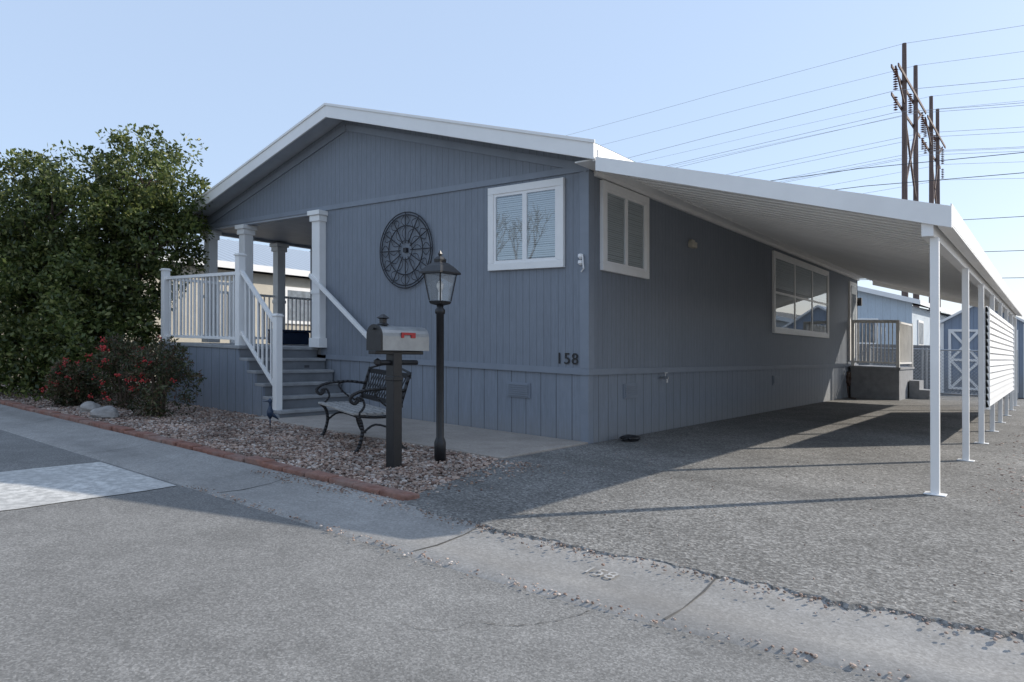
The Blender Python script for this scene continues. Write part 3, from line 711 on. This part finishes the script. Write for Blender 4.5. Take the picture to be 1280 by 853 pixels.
while x<gx1:
    for sg in(0,1):
        a=x;b=x+1.18
        if sg:a,b=b,a
        p=[a,.12];q=[b,1.3]
        for lim,side in((gx0,-1),(gx1,1)):
            for e,o_ in((p,q),(q,p)):
                if (e[0]-lim)*side>0 and (o_[0]-lim)*side<0: e[1]=e[1]+(o_[1]-e[1])*(lim-e[0])/(o_[0]-e[0]);e[0]=lim
        if gx0-1e-6<=p[0]<=gx1+1e-6 and gx0-1e-6<=q[0]<=gx1+1e-6:m.cyl((p[0],gyy,p[1]),(q[0],gyy,q[1]),.004,n=3,cap=False)
    x+=.09
m.build('mesh_wire',M_galv,G)

# ------------------------------------------------------------ power line
PX=-6.3
for (ya,yb,za) in((61.7,67.8,27.6),(78.0,83.0,27.6)):
    E=empty('power_pylon');m=MB()
    for y in(ya,yb):m.cyl((PX,y,-2),(PX,y,za),.3,.18,n=10)
    for z in(24.3,22.0):
        m.box(PX-.3,ya-4.5,z-.13,PX-.2,yb+4.5,z+.13);m.box(PX+.2,ya-4.5,z-.13,PX+.3,yb+4.5,z+.13) if z>24 else None
    m.beam((PX,ya,21.5),(PX,yb,15),.15,.2);m.beam((PX,yb,21.5),(PX,ya,15),.15,.2)
    m.beam((PX,ya-4.2,24.3),(PX,ya,22.3),.12,.15);m.beam((PX,yb+4.2,24.3),(PX,yb,22.3),.12,.15)
    m.build('poles_and_arms',M_pole,E)
    m=MB()
    for y in(ya-4.2,(ya+yb)/2,yb+4.2):
        for k in range(9):m.lathe(PX,y,[(.05,24.1-k*.2),(.2,24.02-k*.2),(.05,23.96-k*.2)],8)
    for y in(ya-4.2,yb+4.2):
        for k in range(6):m.lathe(PX,y,[(.05,21.8-k*.2),(.18,21.72-k*.2),(.05,21.66-k*.2)],8)
    m.build('insulators',M_insul,E)
m=MB()
def span(y,z,sag,r=.017):
    for (xa,xb) in((-200,PX),(PX,150)):
        P_=[]
        for k in range(25):
            u=k/24;P_.append((xa+(xb-xa)*u,y,z-4*sag*u*(1-u)))
        m.tube(P_,r,4)
for ya,yb in((61.7,67.8),(78,83)):
    for y in(ya-4.2,(ya+yb)/2,yb+4.2):span(y,22.3,4)
    for y in(ya-4.2,yb+4.2):span(y,20.5,4)
    for y in(ya,yb):span(y,27.6,3,.014)
m.build('power_lines',M_wire)
m=MB()
for y,z in((44,13.2),(46,12.4)):span(y,z,1,.022)
for y,z in((44,9.4),(44,7.4),(44,5.8)):span(y,z,.8,.018)
m.build('distribution_lines',M_wired)

# ------------------------------------------------------------ site slope + scale, parents
def tr(co):
    x=np.clip(co[:,0],-20,20);y=np.clip(co[:,1],-20,30)
    co=co.copy();co[:,2]+=AX*x+AY*y;return co*S
for me in bpy.data.meshes:
    if not me.vertices:continue
    a=np.empty(len(me.vertices)*3,dtype=np.float32);me.vertices.foreach_get('co',a);a=tr(a.reshape(-1,3));me.vertices.foreach_set('co',a.reshape(-1).astype(np.float32));me.update()
def meshes(o):
    r=[o] if o.type=='MESH' else []
    for c in o.children:r+=meshes(c)
    return r
bpy.context.view_layer.update()
for e in [o for o in bpy.data.objects if o.type=='EMPTY' and o.parent is None]:
    pts=np.concatenate([np.array([v.co[:] for v in o.data.vertices[:4000]]) for o in meshes(e) if len(o.data.vertices)])
    loc=Vector(((pts[:,0].min()+pts[:,0].max())/2,(pts[:,1].min()+pts[:,1].max())/2,pts[:,2].min()))
    e.location=loc
    for c in e.children: c.matrix_parent_inverse=Matrix.Translation(-loc)

# ------------------------------------------------------------ light, sky, camera
sd=Vector((.55,.835,0)).normalized();el=math.radians(27.5)
sv=Vector((sd.x*math.cos(el),sd.y*math.cos(el),math.sin(el)))
su=bpy.data.lights.new('sun','SUN');su.energy=5.0;su.angle=math.radians(.5);su.color=(1,.93,.83)
so=bpy.data.objects.new('sun',su);scene.collection.objects.link(so);so.rotation_euler=sv.to_track_quat('Z','Y').to_euler()
w=bpy.data.worlds.new('World');scene.world=w;w.use_nodes=True;nt=w.node_tree
sk=nt.nodes.new('ShaderNodeTexSky');sk.sky_type='NISHITA';sk.sun_disc=False;sk.sun_elevation=el;sk.sun_rotation=math.atan2(sd.x,sd.y)
sk.air_density=1.0;sk.dust_density=1.0;sk.ozone_density=1.2
mx=nt.nodes.new('ShaderNodeMix');mx.data_type='RGBA';mx.inputs[0].default_value=.6
nt.links.new(sk.outputs[0],mx.inputs[6]);mx.inputs[7].default_value=(4.75,6.0,8.1,1)
nt.links.new(mx.outputs[2],nt.nodes['Background'].inputs[0]);nt.nodes['Background'].inputs[1].default_value=.15
scene.view_settings.view_transform='Standard';scene.view_settings.look='None';scene.view_settings.exposure=0
cam=bpy.data.cameras.new('camera');co=bpy.data.objects.new('camera',cam);scene.collection.objects.link(co)
cam.sensor_width=36;cam.lens=24.33;cam.clip_start=.05;cam.clip_end=3000
co.location=(4.014*S,-6.447*S,1.14*S);co.rotation_euler=(math.radians(90.25),0,math.radians(38.2));scene.camera=co
